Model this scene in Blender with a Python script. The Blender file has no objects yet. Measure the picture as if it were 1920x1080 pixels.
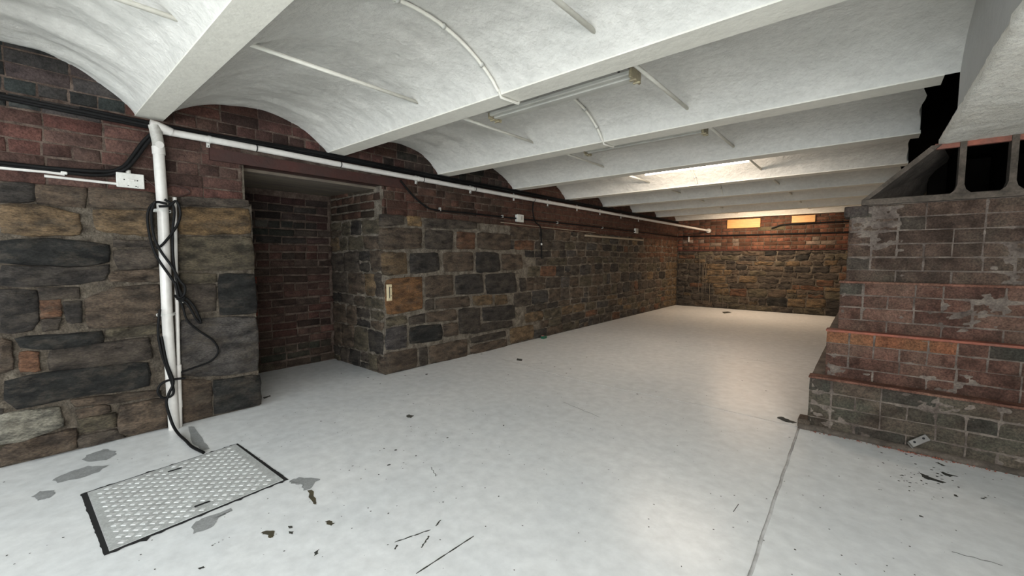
import bpy, math, random
from mathutils import Vector, Matrix, noise
R = random.Random(7)
COL = bpy.context.scene.collection
SC = bpy.context.scene

# ------------------------------------------------------------------ camera
cam_data = bpy.data.cameras.new('camera'); cam = bpy.data.objects.new('camera', cam_data)
COL.objects.link(cam); SC.camera = cam
cam_data.sensor_width = 36.0; cam_data.lens = 14.756; cam_data.clip_start = 0.02
yaw, pitch, roll = math.radians(40.29), math.radians(4.1), math.radians(.07)
fw = Vector((-math.sin(yaw)*math.cos(pitch), math.cos(yaw)*math.cos(pitch), -math.sin(pitch)))
r0 = Vector((math.cos(yaw), math.sin(yaw), 0)); u0 = r0.cross(fw)
rr = math.cos(roll)*r0 + math.sin(roll)*u0; uu = -math.sin(roll)*r0 + math.cos(roll)*u0
m = Matrix((rr, uu, -fw)).transposed().to_4x4(); m.translation = Vector((3.345, 0, 1.08))
cam.matrix_world = m

# ------------------------------------------------------------------ world, lights, exposure
world = bpy.data.worlds.new('world'); SC.world = world; world.use_nodes = True
world.node_tree.nodes['Background'].inputs[0].default_value = (.75, .85, 1, 1)
world.node_tree.nodes['Background'].inputs[1].default_value = 1.0
SC.view_settings.view_transform = 'Standard'; SC.view_settings.look = 'None'
SC.view_settings.exposure = 0.30; SC.view_settings.gamma = 1; SC.view_settings.use_curve_mapping = False

def area_light(name, loc, rot, sx, sy, power, color, spread=math.pi):
    d = bpy.data.lights.new(name, 'AREA'); d.shape = 'RECTANGLE'; d.size = sx; d.size_y = sy
    d.energy = power; d.color = color; d.spread = spread
    o = bpy.data.objects.new(name, d); COL.objects.link(o); o.location = loc; o.rotation_euler = rot
    return o
# daylight through the wide doorway behind the camera
area_light('doorway_daylight', (2.6, -3.30, .95), (math.radians(72), 0, 0), 4.4, 1.5, 172, (.86, .935, 1.0))
# added fill from the right behind the camera, brightens left wall and alcove
area_light('side_fill', (4.95, -1.6, .95), (math.radians(78), 0, math.radians(90)), 2.4, 1.3, 175, (.98, .98, 1.0))
# the two lit fluorescent battens
WARM = (1.0, .84, .70)
area_light('lamp_light', (1.85, 4.33, 1.925), (0, 0, 0), 1.0, .04, 9, WARM)
area_light('lamp_light', (1.85, 4.37, 1.965), (math.radians(95), 0, 0), 1.0, .03, 12, WARM)
area_light('lamp_light', (1.70, 8.86, 1.925), (math.radians(12), 0, 0), 1.15, .04, 30, (1.0, .74, .52))
area_light('lamp_light', (1.70, 8.90, 1.965), (math.radians(95), 0, 0), 1.15, .03, 8, (1.0, .76, .55))

# ------------------------------------------------------------------ materials
def srgb(r, g, b):
    f = lambda c: (c/255/12.92) if c/255 <= .04045 else ((c/255+.055)/1.055)**2.4
    return (f(r), f(g), f(b), 1)
def mat(name, a, b=None, rough=.8, scale=8, bump=0, bscale=30, use_obj=False, fine=0, c=None, cscale=2.5, cfac=.5, metal=0, stretch=None, spec=None, detail=8, grime=None):
    m = bpy.data.materials.new(name); m.use_nodes = True; nt = m.node_tree; N = nt.nodes; L = nt.links
    p = N['Principled BSDF']; p.inputs['Roughness'].default_value = rough; p.inputs['Metallic'].default_value = metal
    if spec is not None: p.inputs['Specular IOR Level'].default_value = spec
    geo = N.new('ShaderNodeNewGeometry'); pos = geo.outputs['Position']
    if stretch:
        mp = N.new('ShaderNodeMapping'); L.new(pos, mp.inputs[0]); mp.inputs['Scale'].default_value = stretch; pos = mp.outputs[0]
    def tex(s, d=detail, rgh=.6):
        t = N.new('ShaderNodeTexNoise'); t.inputs['Scale'].default_value = s; t.inputs['Detail'].default_value = d
        t.inputs['Roughness'].default_value = rgh; L.new(pos, t.inputs['Vector']); return t.outputs['Fac']
    def ramp(src, lo, hi):
        r = N.new('ShaderNodeMapRange'); r.inputs[1].default_value = lo; r.inputs[2].default_value = hi
        L.new(src, r.inputs[0]); return r.outputs[0]
    def mix(f, A, B, mode='MIX'):
        x = N.new('ShaderNodeMix'); x.data_type = 'RGBA'; x.blend_type = mode
        if isinstance(f, float): x.inputs['Factor'].default_value = f
        else: L.new(f, x.inputs['Factor'])
        for s, v in ((6, A), (7, B)):
            if isinstance(v, tuple): x.inputs[s].default_value = v
            else: L.new(v, x.inputs[s])
        return x.outputs[2]
    b = b or a
    col = mix(ramp(tex(scale), .35, .65), a, b)
    if c: col = mix(ramp(tex(cscale, 5), .62-.25*cfac, .78), col, c)
    if fine: 
        col = mix(fine, col, mix(ramp(tex(scale*9, 4), .3, .7), (.35, .35, .35, 1), (1.6, 1.6, 1.6, 1)), 'MULTIPLY')
    if use_obj:
        oi = N.new('ShaderNodeObjectInfo'); col = mix(1.0, col, oi.outputs['Color'], 'MULTIPLY')
    if grime:
        col = mix(ramp(tex(5.5, 9, .75), .50, .78), col, mix(.6, grime, mix(ramp(tex(60, 4), .3, .7), (.35, .35, .35, 1), (1.6, 1.6, 1.6, 1)), 'MULTIPLY'))
    L.new(col, p.inputs['Base Color'])
    if bump:
        bp = N.new('ShaderNodeBump'); bp.inputs['Distance'].default_value = bump; bp.inputs['Strength'].default_value = 1
        L.new(tex(bscale, 9, .62), bp.inputs['Height']); L.new(bp.outputs[0], p.inputs['Normal'])
    return m
M = {}
M['stone'] = mat('rough_stone', (.36, .35, .34, 1), (1.55, 1.48, 1.4, 1), .85, 9, .045, 9, True, .8, spec=.3, stretch=(.8, .8, 2.0), grime=(.085, .070, .052, 1))
M['mortar'] = mat('old_lime_mortar', (.055, .046, .036, 1), (.125, .105, .08, 1), .95, 14, .025, 26, fine=.6, spec=.1, c=(.16, .14, .11, 1), cscale=11, cfac=.5)
M['pale_mortar'] = mat('pale_lime_mortar', (.085, .072, .055, 1), (.20, .175, .14, 1), .95, 12, .025, 26, fine=.6, spec=.1)
M['strip'] = mat('weathered_strip_wood', (.30, .25, .18, 1), (.22, .18, .13, 1), .8, 12, stretch=(1, .1, 1))
M['dark_mortar'] = mat('dirty_mortar', (.05, .035, .028, 1), (.13, .10, .08, 1), .95, 14, .012, 40, fine=.5, spec=.1)
M['brick'] = mat('old_red_brick', (.55, .55, .55, 1), (1.3, 1.25, 1.2, 1), .9, 12, .012, 36, True, .6, c=(.55, .60, .56, 1), cscale=3, cfac=.6, spec=.2)
M['pier_brick'] = mat('limewashed_pier_brick', (.55, .52, .48, 1), (1.4, 1.4, 1.4, 1), .8, 13, .012, 36, True, .75, c=(1.3, 1.75, 1.75, 1), cscale=3.4, cfac=.7, spec=.25)
M['pier_mortar'] = mat('pier_mortar', (.07, .052, .042, 1), (.20, .165, .135, 1), .9, 11, .008, 45, fine=.5)
M['floor'] = mat('worn_white_floor_paint', (.70, .725, .73, 1), (.76, .775, .77, 1), .27, 1.6, .0022, 5, fine=.14, spec=.5)
M['vault'] = mat('white_painted_vault', (.55, .545, .505, 1), (.61, .60, .555, 1), .55, 3, .014, 14, fine=.12)
M['beam'] = mat('cream_painted_steel', (.66, .645, .57, 1), (.70, .685, .61, 1), .5, 3, .003, 20, fine=.08)
M['soffit'] = mat('coarse_painted_soffit', (.80, .77, .68, 1), (.86, .84, .76, 1), .7, 6, .03, 22, fine=.15, stretch=(1, .5, 1))
M['void'] = mat('shaded_void_black', (.004, .0035, .003, 1), (.007, .006, .005, 1), 1, 6, .01, 20, spec=0)  # shade of the open voids put into a near-black colour
M['plaster'] = mat('grey_wall_plaster', (.45, .45, .43, 1), (.5, .5, .48, 1), .9, 2, .004, 20)
M['concrete'] = mat('dirty_concrete', (.055, .044, .033, 1), (.125, .10, .078, 1), .9, 9, .008, 40, fine=.4)
M['pvc'] = mat('white_pvc', (.60, .59, .55, 1), (.52, .50, .465, 1), .35, 5, fine=.08)
M['pvc_grey'] = mat('dirty_pvc', (.42, .41, .37, 1), (.3, .29, .26, 1), .5, 9, fine=.2)
M['black'] = mat('black_cable', (.006, .006, .006, 1), (.009, .009, .009, 1), .6, 5, spec=.12)
M['brown_wire'] = mat('brown_wire', (.035, .014, .01, 1), None, .5)
M['red_steel'] = mat('red_oxide_steel', (.045, .012, .008, 1), (.030, .012, .009, 1), .6, 6, .003, 30, fine=.2)
M['timber'] = mat('old_timber', (.17, .14, .10, 1), (.09, .075, .06, 1), .85, 12, .004, 30, stretch=(1, .12, 1), fine=.3)
M['ledge'] = mat('orange_red_ledge', (.33, .10, .06, 1), (.20, .08, .055, 1), .8, 7, .004, 40, fine=.3)
M['metal'] = mat('galvanised_metal', (.20, .19, .17, 1), (.12, .11, .10, 1), .5, 10, metal=.5)
M['lamp_grey'] = mat('dusty_lamp_housing', (.27, .265, .24, 1), (.20, .19, .17, 1), .5, 7, fine=.2)
M['lamp_white'] = mat('lamp_spine_enamel', (.50, .50, .45, 1), (.42, .42, .38, 1), .4, 7)
M['yellowed'] = mat('yellowed_plastic', (.34, .30, .19, 1), (.2, .17, .11, 1), .5, 20)
M['plywood'] = mat('varnished_plywood', (.62, .36, .12, 1), (.48, .25, .08, 1), .5, 8, stretch=(1, 1, 6), fine=.2)
M['patch_grey'] = mat('bare_concrete', (.30, .31, .31, 1), (.24, .25, .245, 1), .8, 12, fine=.3)
M['patch_yellow'] = mat('bare_screed', (.085, .068, .03, 1), (.05, .045, .03, 1), .8, 20)
M['patch_dark'] = mat('dark_chipped_floor', (.03, .032, .027, 1), (.05, .05, .04, 1), .8, 20)
M['seam'] = mat('floor_joint', (.60, .60, .59, 1), (.33, .32, .31, 1), .6, 9)
M['cover_base'] = mat('painted_cover_base', (.50, .52, .51, 1), (.40, .41, .40, 1), .5, 14, fine=.35)
M['cover'] = mat('painted_cover', (.68, .70, .69, 1), (.60, .61, .60, 1), .45, 14, .002, 60, fine=.25)
M['cream'] = mat('cream_plastic', (.55, .47, .30, 1), (.45, .38, .24, 1), .5, 20)
M['green'] = mat('green_plastic', (.01, .09, .05, 1), None, .4)
M['pinkish'] = mat('pink_label', (.5, .2, .18, 1), None, .6)
M['fitting'] = mat('white_plastic_fitting', (.62, .62, .58, 1), (.5, .5, .46, 1), .4, 9, fine=.12)
M['hole'] = mat('dark_gap', (.006, .006, .006, 1), None, .9)
def glow(name, color, strength):
    m = bpy.data.materials.new(name); m.use_nodes = True; p = m.node_tree.nodes['Principled BSDF']
    p.inputs['Emission Color'].default_value = color; p.inputs['Emission Strength'].default_value = strength
    return m
M['tube'] = glow('fluorescent_tube', (1, .86, .74, 1), 11.0)

# ------------------------------------------------------------------ helpers
def obj(name, verts, faces, material, parent=None, smooth=False, kind=None):
    me = bpy.data.meshes.new(name); me.from_pydata([tuple(v) for v in verts], [], faces); me.update()
    if smooth: me.polygons.foreach_set('use_smooth', [True]*len(me.polygons))
    me.materials.append(material)
    o = bpy.data.objects.new(name, me); COL.objects.link(o); o.parent = parent
    if kind: o['kind'] = kind
    return o
def tag(o, label, cat, group=None):
    o['label'] = label; o['category'] = cat
    if group: o['group'] = group
    return o
def thing(name, label, cat, loc=(0, 0, 0), group=None, rotz=0):
    o = bpy.data.objects.new(name, None); COL.objects.link(o); o.location = loc; o.rotation_euler.z = rotz
    o.empty_display_size = .05
    return tag(o, label, cat, group)
class MB:
    def __init__(s): s.v = []; s.f = []
    def add(s, v, f):
        n = len(s.v); s.v += [tuple(a) for a in v]; s.f += [tuple(i+n for i in q) for q in f]; return s
    def box(s, x0, x1, y0, y1, z0, z1):
        v = [(x, y, z) for x in (x0, x1) for y in (y0, y1) for z in (z0, z1)]
        return s.add(v, [(0, 1, 3, 2), (4, 6, 7, 5), (0, 4, 5, 1), (2, 3, 7, 6), (0, 2, 6, 4), (1, 5, 7, 3)])
    def cbox(s, x0, x1, y0, y1, z0, z1, c):
        # box with all vertical edges and top/bottom rims chamfered by c
        def ring(z, i):
            a, b, d, e = x0+i, x1-i, y0+i, y1-i; k = c
            return [(a+k, d, z), (b-k, d, z), (b, d+k, z), (b, e-k, z), (b-k, e, z), (a+k, e, z), (a, e-k, z), (a, d+k, z)]
        rings = [ring(z0, c*.6), ring(z0+c, 0), ring(z1-c, 0), ring(z1, c*.6)]
        v = [p for r in rings for p in r]; f = [tuple(range(7, -1, -1)), tuple(range(24, 32))]
        for k in range(3):
            for i in range(8):
                j = (i+1) % 8; f.append((k*8+i, k*8+j, k*8+8+j, k*8+8+i))
        return s.add(v, f)
    def prism(s, pts, h, axis='z', base=0):
        n = len(pts)
        mk = {'z': lambda p, t: (p[0], p[1], t), 'y': lambda p, t: (p[0], t, p[1]), 'x': lambda p, t: (t, p[0], p[1])}[axis]
        v = [mk(p, base) for p in pts]+[mk(p, base+h) for p in pts]
        f = [tuple(range(n-1, -1, -1)), tuple(range(n, 2*n))]+[(i, (i+1) % n, n+(i+1) % n, n+i) for i in range(n)]
        return s.add(v, f)
    def tube(s, pts, r, sides=8, closed=False, squash=1):
        pts = [Vector(p) for p in pts]; n = len(pts); base = len(s.v); prev = None
        for i, p in enumerate(pts):
            t = (pts[min(i+1, n-1)]-pts[max(i-1, 0)]).normalized()
            if prev is None:
                a = Vector((0, 0, 1)) if abs(t.z) < .9 else Vector((1, 0, 0)); prev = t.cross(a).normalized()
            prev = (prev-t*prev.dot(t)).normalized(); b = t.cross(prev)
            rad = r[i] if isinstance(r, (list, tuple)) else r
            for k in range(sides):
                an = 2*math.pi*k/sides; s.v.append(tuple(p+prev*(rad*math.cos(an))+b*(rad*math.sin(an)*squash)))
        for i in range(n-1):
            for k in range(sides):
                k2 = (k+1) % sides; s.f.append((base+i*sides+k, base+i*sides+k2, base+(i+1)*sides+k2, base+(i+1)*sides+k))
        s.f.append(tuple(base+k for k in range(sides-1, -1, -1))); s.f.append(tuple(base+(n-1)*sides+k for k in range(sides)))
        return s
    def build(s, name, material, parent=None, smooth=False, kind=None): return obj(name, s.v, s.f, material, parent, smooth, kind)
def spline(pts, k=5):
    P = [Vector(p) for p in pts]; P = [2*P[0]-P[1]]+P+[2*P[-1]-P[-2]]; out = []
    for i in range(1, len(P)-2):
        for j in range(k):
            t = j/k; a, b, c, d = P[i-1:i+3]
            out.append(.5*((2*b)+(c-a)*t+(2*a-5*b+4*c-d)*t*t+(3*b-a-3*c+d)*t*t*t))
    return out+[P[-2]]
def shade_by_angle(o, deg=40):
    me = o.data; me.polygons.foreach_set('use_smooth', [True]*len(me.polygons)); me.set_sharp_from_angle(angle=math.radians(deg)); return o
def place(o, loc, rot=0): o.location = loc; o.rotation_euler = (0, 0, rot); return o
ROT = {'+x': math.pi/2, '-x': -math.pi/2, '-y': 0, '+y': math.pi}

# ---- bricks: local x along the wall, z up, outside towards -y; the origin lies on the mortar face
def brick_mesh(L, H, p, ch, jit, seed, material):
    r = random.Random(seed); j = lambda a=jit: r.uniform(-a, a)
    v = []
    for (sx, sz) in ((-1, -1), (1, -1), (1, 1), (-1, 1)): v.append((sx*L/2, .008, sz*H/2))
    mid = []; top = []
    for (sx, sz) in ((-1, -1), (1, -1), (1, 1), (-1, 1)):
        x, z = sx*L/2+j(), sz*H/2+j()
        mid.append((x, -(p-ch)+j(jit*.3), z)); top.append((x-sx*ch*1.2, -p+j(jit*.6), z-sz*ch*1.2))
    v += mid+top+[(j(L*.15), -p-abs(j(jit)), j(H*.15))]
    f = []
    for k in (0, 4):
        for i in range(4): f.append((k+i, k+(i+1) % 4, k+4+(i+1) % 4, k+4+i))
    for i in range(4): f.append((8+i, 8+(i+1) % 4, 12))
    me = bpy.data.meshes.new('brick'); me.from_pydata(v, [], f); me.update(); me.materials.append(material)
    me.polygons.foreach_set('use_smooth', [True]*len(me.polygons)); me.set_sharp_from_angle(angle=math.radians(50))
    return me
def variants(material, p, ch, jit, n=4, H=.064, L0=.218):
    return {'s': [brick_mesh(L0, H, p, ch, jit, 10+i, material) for i in range(n)], 'h': [brick_mesh(L0-.116, H, p, ch, jit, 30+i, material) for i in range(n)]}
def put_brick(me, parent, loc, rot, col, tilt=0, name='brick'):
    o = bpy.data.objects.new(name, me); COL.objects.link(o); o.parent = parent
    o.location = loc; o.rotation_euler = (0, tilt, rot); o.color = (*col, 1); return o
def bond(u0, u1, row, rnd, pat='mix'):
    """brick centres and kinds along one course"""
    out = []; u = u0-(.115 if row % 2 else 0)*(0 if pat == 'quoin' else 1)
    if pat == 'quoin': 
        if row % 2: out.append((u0+.055, 'h')); u = u0+.114
    hrow = (row % 4 == 2) if pat != 'fine' else (row % 2 == 0)
    while u < u1-.03:
        k = 'h' if (hrow or rnd.random() < .14) else 's'
        w = .114 if k == 'h' else .230
        out.append((u+w/2, k)); u += w
    return out

# ---- stones: outline in wall plane (u, v), rings that rise to an uneven face
def stone_rings(poly, depth, n_sub, rings, rough, seed, jag=.006):
    r = random.Random(seed); pts = []
    P = [Vector((a, b)) for a, b in poly]
    # orient counter-clockwise
    A = sum(P[i].x*P[(i+1) % len(P)].y-P[(i+1) % len(P)].x*P[i].y for i in range(len(P)))
    if A < 0: P.reverse()
    per = sum((P[(i+1) % len(P)]-P[i]).length for i in range(len(P))); step = per/n_sub
    for i in range(len(P)):
        a, b = P[i], P[(i+1) % len(P)]; L = (b-a).length; k = max(1, round(L/step))
        for q in range(k):
            t = q/k; pts.append(a.lerp(b, t))
    n = len(pts); sm = []
    for i in range(n):   # round the corners a little, then ragged edge
        q = pts[i]*.80+(pts[i-1]+pts[(i+1) % n])*.10
        sm.append(q+Vector((r.uniform(-jag, jag), r.uniform(-jag, jag))))
    c = sum(sm, Vector((0, 0)))/n
    off = Vector((r.uniform(-50, 50), r.uniform(-50, 50), r.uniform(-50, 50)))
    v = []; f = []
    prof = [(1.0, .012)]+[(s, -depth*d) for s, d in rings]
    for ri, (s, y) in enumerate(prof):
        for q in sm:
            w = c+(q-c)*s
            if s < 1: w = c+(q-c)*s
            dy = 0
            if ri > 0: dy = rough*noise.noise(Vector((w.x*9, w.y*22, 0))+off)*(1.5-s*.9)+rough*.6*noise.noise(Vector((w.x*30, w.y*40, 3))+off)
            v.append((w.x-c.x, y+dy, w.y-c.y))
    v.append((0, -depth*rings[-1][1]+rough*noise.noise(Vector((c.x*9, c.y*22, 0))+off), 0))
    for k in range(len(prof)-1):
        for i in range(n): j = (i+1) % n; f.append((k*n+i, k*n+j, k*n+n+j, k*n+n+i))
    b = (len(prof)-1)*n
    for i in range(n): f.append((b+i, b+(i+1) % n, len(v)-1))
    return c, v, f
NEAR = [(.985, .55), (.93, .9), (.7, 1.0), (.38, 1.02)]
FAR = [(.97, .7), (.8, 1.0)]
def put_stone(poly, parent, origin, rot, col, depth=.022, near=True, rough=.010, seed=0, jag=.005):
    c, v, f = stone_rings(poly, depth, 18 if near else 8, NEAR if near else FAR, rough, seed, jag)
    me = bpy.data.meshes.new('stone'); me.from_pydata(v, [], f); me.update(); me.materials.append(M['stone'])
    me.polygons.foreach_set('use_smooth', [True]*len(me.polygons))
    o = bpy.data.objects.new('stone', me); COL.objects.link(o); o.parent = parent
    d = Vector((math.cos(rot), math.sin(rot), 0)); o.location = Vector(origin)+d*c.x+Vector((0, 0, c.y)); o.rotation_euler = (0, 0, rot)
    o.color = (col[0]*.78, col[1]*.76, col[2]*.74, 1); return o
def mortar_sheet(parent, origin, rot, u0, u1, v0, v1, material, base=.003, amp=.006, step=.015, patch_amp=.003, seed=0, skip=None):
    """uneven mortar skin that fills the joints and smears over the edges of bricks and stones"""
    nu = max(2, int((u1-u0)/step)); nv = max(2, int((v1-v0)/step)); v = []; f = []
    for i in range(nu+1):
        for j in range(nv+1):
            a = u0+(u1-u0)*i/nu; b = v0+(v1-v0)*j/nv
            n1 = noise.noise(Vector((a*17, b*30, seed))); n2 = noise.noise(Vector((a*3.1, b*4.3, seed+9))); n3 = noise.noise(Vector((a*60, b*70, seed)))
            d = base+amp*n1+patch_amp*n2*2+amp*.35*n3
            if i in (0, nu) or j in (0, nv): d = min(d, 0)-.004
            v.append((a, -d, b))
    for i in range(nu):
        for j in range(nv):
            if skip and skip(u0+(u1-u0)*(i+.5)/nu, v0+(v1-v0)*(j+.5)/nv): continue
            k = i*(nv+1)+j; f.append((k, k+nv+1, k+nv+2, k+1))
    o = obj('mortar_bed', v, f, material, parent, True); o.location = origin; o.rotation_euler = (0, 0, rot); return o
SCOL = {'k': (.036, .033, .030), 'K': (.019, .020, .019), 'd': (.062, .053, .044), 'b': (.090, .070, .052), 'o': (.135, .098, .058),
        'O': (.18, .125, .065), 'm': (.088, .078, .055), 'r': (.13, .070, .042), 'R': (.18, .098, .044), 'g': (.060, .058, .056),
        'p': (.17, .17, .145), 'P': (.075, .07, .07)}
def rubble(u0, u1, v0, v1, rnd, hmin=.09, hmax=.19, wmin=.12, wmax=.36, keep=None, gap=.012, wob=.012):
    """irregular coursed rubble: list of quads"""
    out = []; v = v0
    while v < v1-.03:
        h = rnd.uniform(hmin, hmax)
        if v+h > v1-.06: h = v1-v
        ph = rnd.uniform(0, 6)
        W = lambda u, vv: vv+(wob*math.sin(u*2.1+ph*0+vv*7) if v0+.02 < vv < v1-.02 else 0)
        u = u0-rnd.uniform(0, .05)
        while u < u1-.04:
            w = rnd.uniform(wmin, wmax)
            if u+w > u1-.08: w = u1-u
            a = max(u, u0); b = u+w; g = gap/2*rnd.uniform(.6, 1.8); s = rnd.uniform(-.014, .014)
            def quad(c, d): return [(a+g, W(a, c)+g), (b-g, W(b, c)+g), (b-g+s, W(b, d)-g), (a+g+s, W(a, d)-g)]
            if h > .13 and rnd.random() < .25 and w < .3:
                mdl = v+h*rnd.uniform(.4, .6); out.append(quad(v, mdl)); out.append(quad(mdl, v+h))
            else: out.append(quad(v, v+h))
            u += w
        v += h
    return out

# ================================================================== THE SETTING
BEAMS = [(-2.93, -2.79), (-1.79, -1.65), (-.65, -.51), (.50, .63), (1.655, 1.79), (2.79, 2.93), (3.96, 4.10), (5.12, 5.26), (6.24, 6.38), (7.36, 7.50), (8.50, 8.64), (9.64, 9.80)]
def bay_of(y):
    for i in range(len(BEAMS)-1):
        if BEAMS[i][1] <= y <= BEAMS[i+1][0]: return i
    return None
def vault_z(y):
    i = bay_of(y)
    if i is None: return 1.93
    a, b = BEAMS[i][1], BEAMS[i+1][0]; t = (y-(a+b)/2)/((b-a)/2)
    return 1.919+(.245 if i == 2 else .208)*max(0, 1-t*t)**.78

fl = MB().box(-1.1, 5.2, -3.4, 9.85, -.2, 0).build('floor', M['floor'], kind='structure')
ceil = MB().box(-.25, 5.25, -3.45, 9.95, 2.36, 2.5).build('ceiling', M['void'], kind='structure')
for i, (a, b) in enumerate(BEAMS):
    x1 = 3.72 if b < 2.7 else 3.57
    mb = MB(); mb.box(-.06, x1, a, b, 1.915, 1.937).box(-.06, x1, (a+b)/2-.012, (a+b)/2+.012, 1.937, 2.3)
    mb.build('beam', M['beam'], ceil)
for i in range(len(BEAMS)-1):
    a, b = BEAMS[i][1]-.003, BEAMS[i+1][0]+.003
    x1 = 3.70 if b < 2.9 else 3.56
    near = 2 <= i <= 4
    nx, ny = (110, 56) if near else ((60, 34) if i < 7 else (30, 20))
    v = []; f = []
    for ix in range(nx+1):
        u = ix/nx; x = -.05+(x1+.05)*u
        ragx = x
        for iy in range(ny+1):
            t = -math.cos(math.pi*iy/ny)   # finer near the springings
            t = t*.55+(-1+2*iy/ny)*.45
            y = (a+b)/2+t*(b-a)/2
            z = 1.917+(.247 if i == 2 else .210)*max(0, 1-t*t)**.78
            e = max(0, 1-t*t)
            s = math.exp(-x/1.1)
            d = .016*noise.noise(Vector((x*1.3, y*2.2, i*7.3)))+.007*noise.noise(Vector((x*5, y*9, i*3.1)))
            d += ((.034 if i == 2 else .020)*s+.003)*noise.noise(Vector((x*1.6+y*2.5, y*1.2-x*9, i+11)))   # trowelled streaks near the wall
            if ix == nx and i >= 5: ragx = x+.025*noise.noise(Vector((0, y*9, i)))
            v.append((ragx, y, z+d*min(1, e*5)))
    for ix in range(nx):
        for iy in range(ny):
            k = ix*(ny+1)+iy; f.append((k, k+ny+1, k+ny+2, k+1))
    obj('vault', v, f, M['vault'], ceil, True)
    # tie rods across the bay
    for x in (1.26, 2.45):
        if i < 2 : continue
        pts = [(x, BEAMS[i][1]-.03, 2.0), (x, BEAMS[i+1][0]-.02, 2.0)]
        MB().tube(pts, .0105, 8).build('tie_rod', M['beam'], ceil, True)
# creases in the plaster where the shuttering boards met
# longitudinal girder on the pier
g = MB().box(3.62, 5.0, -3.4, 2.80, 1.735, 2.36).box(3.62, 5.0, 2.80, 3.42, 1.735, 1.76)
g.build('girder_casing', M['plaster'], ceil)
v = []; f = []; nx, ny = 46, 200
for ix in range(nx+1):
    for iy in range(ny+1):
        x = 3.615+1.385*ix/nx; y = -3.4+6.79*iy/ny
        e = 0 if ix in (0, nx) or iy in (0, ny) else 1
        v.append((x+(.006*noise.noise(Vector((0, y*12, 4))) if ix == 0 else 0), y+(.012*noise.noise(Vector((x*16, 0, 4))) if iy == ny else 0), 1.717+e*(.006*noise.noise(Vector((x*4, y*4, 1)))+.004*noise.noise(Vector((x*16, y*11, 5))))))
for ix in range(nx):
    for iy in range(ny):
        k = ix*(ny+1)+iy; f.append((k, k+ny+1, k+ny+2, k+1))
n0 = len(v)
for (ix, iy) in [(0, j) for j in range(ny+1)]: v.append((v[ix*(ny+1)+iy][0], v[ix*(ny+1)+iy][1], 1.745))
for j in range(ny): f.append((j, j+1, n0+j+1, n0+j))
obj('girder_soffit', v, f, M['soffit'], ceil, True)
MB().box(3.95, 4.1, 2.80, 4.6, 1.76, 2.36).box(3.56, 4.1, 4.6, 4.7, 2.0, 2.36).build('girder_web', M['void'], ceil)

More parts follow.
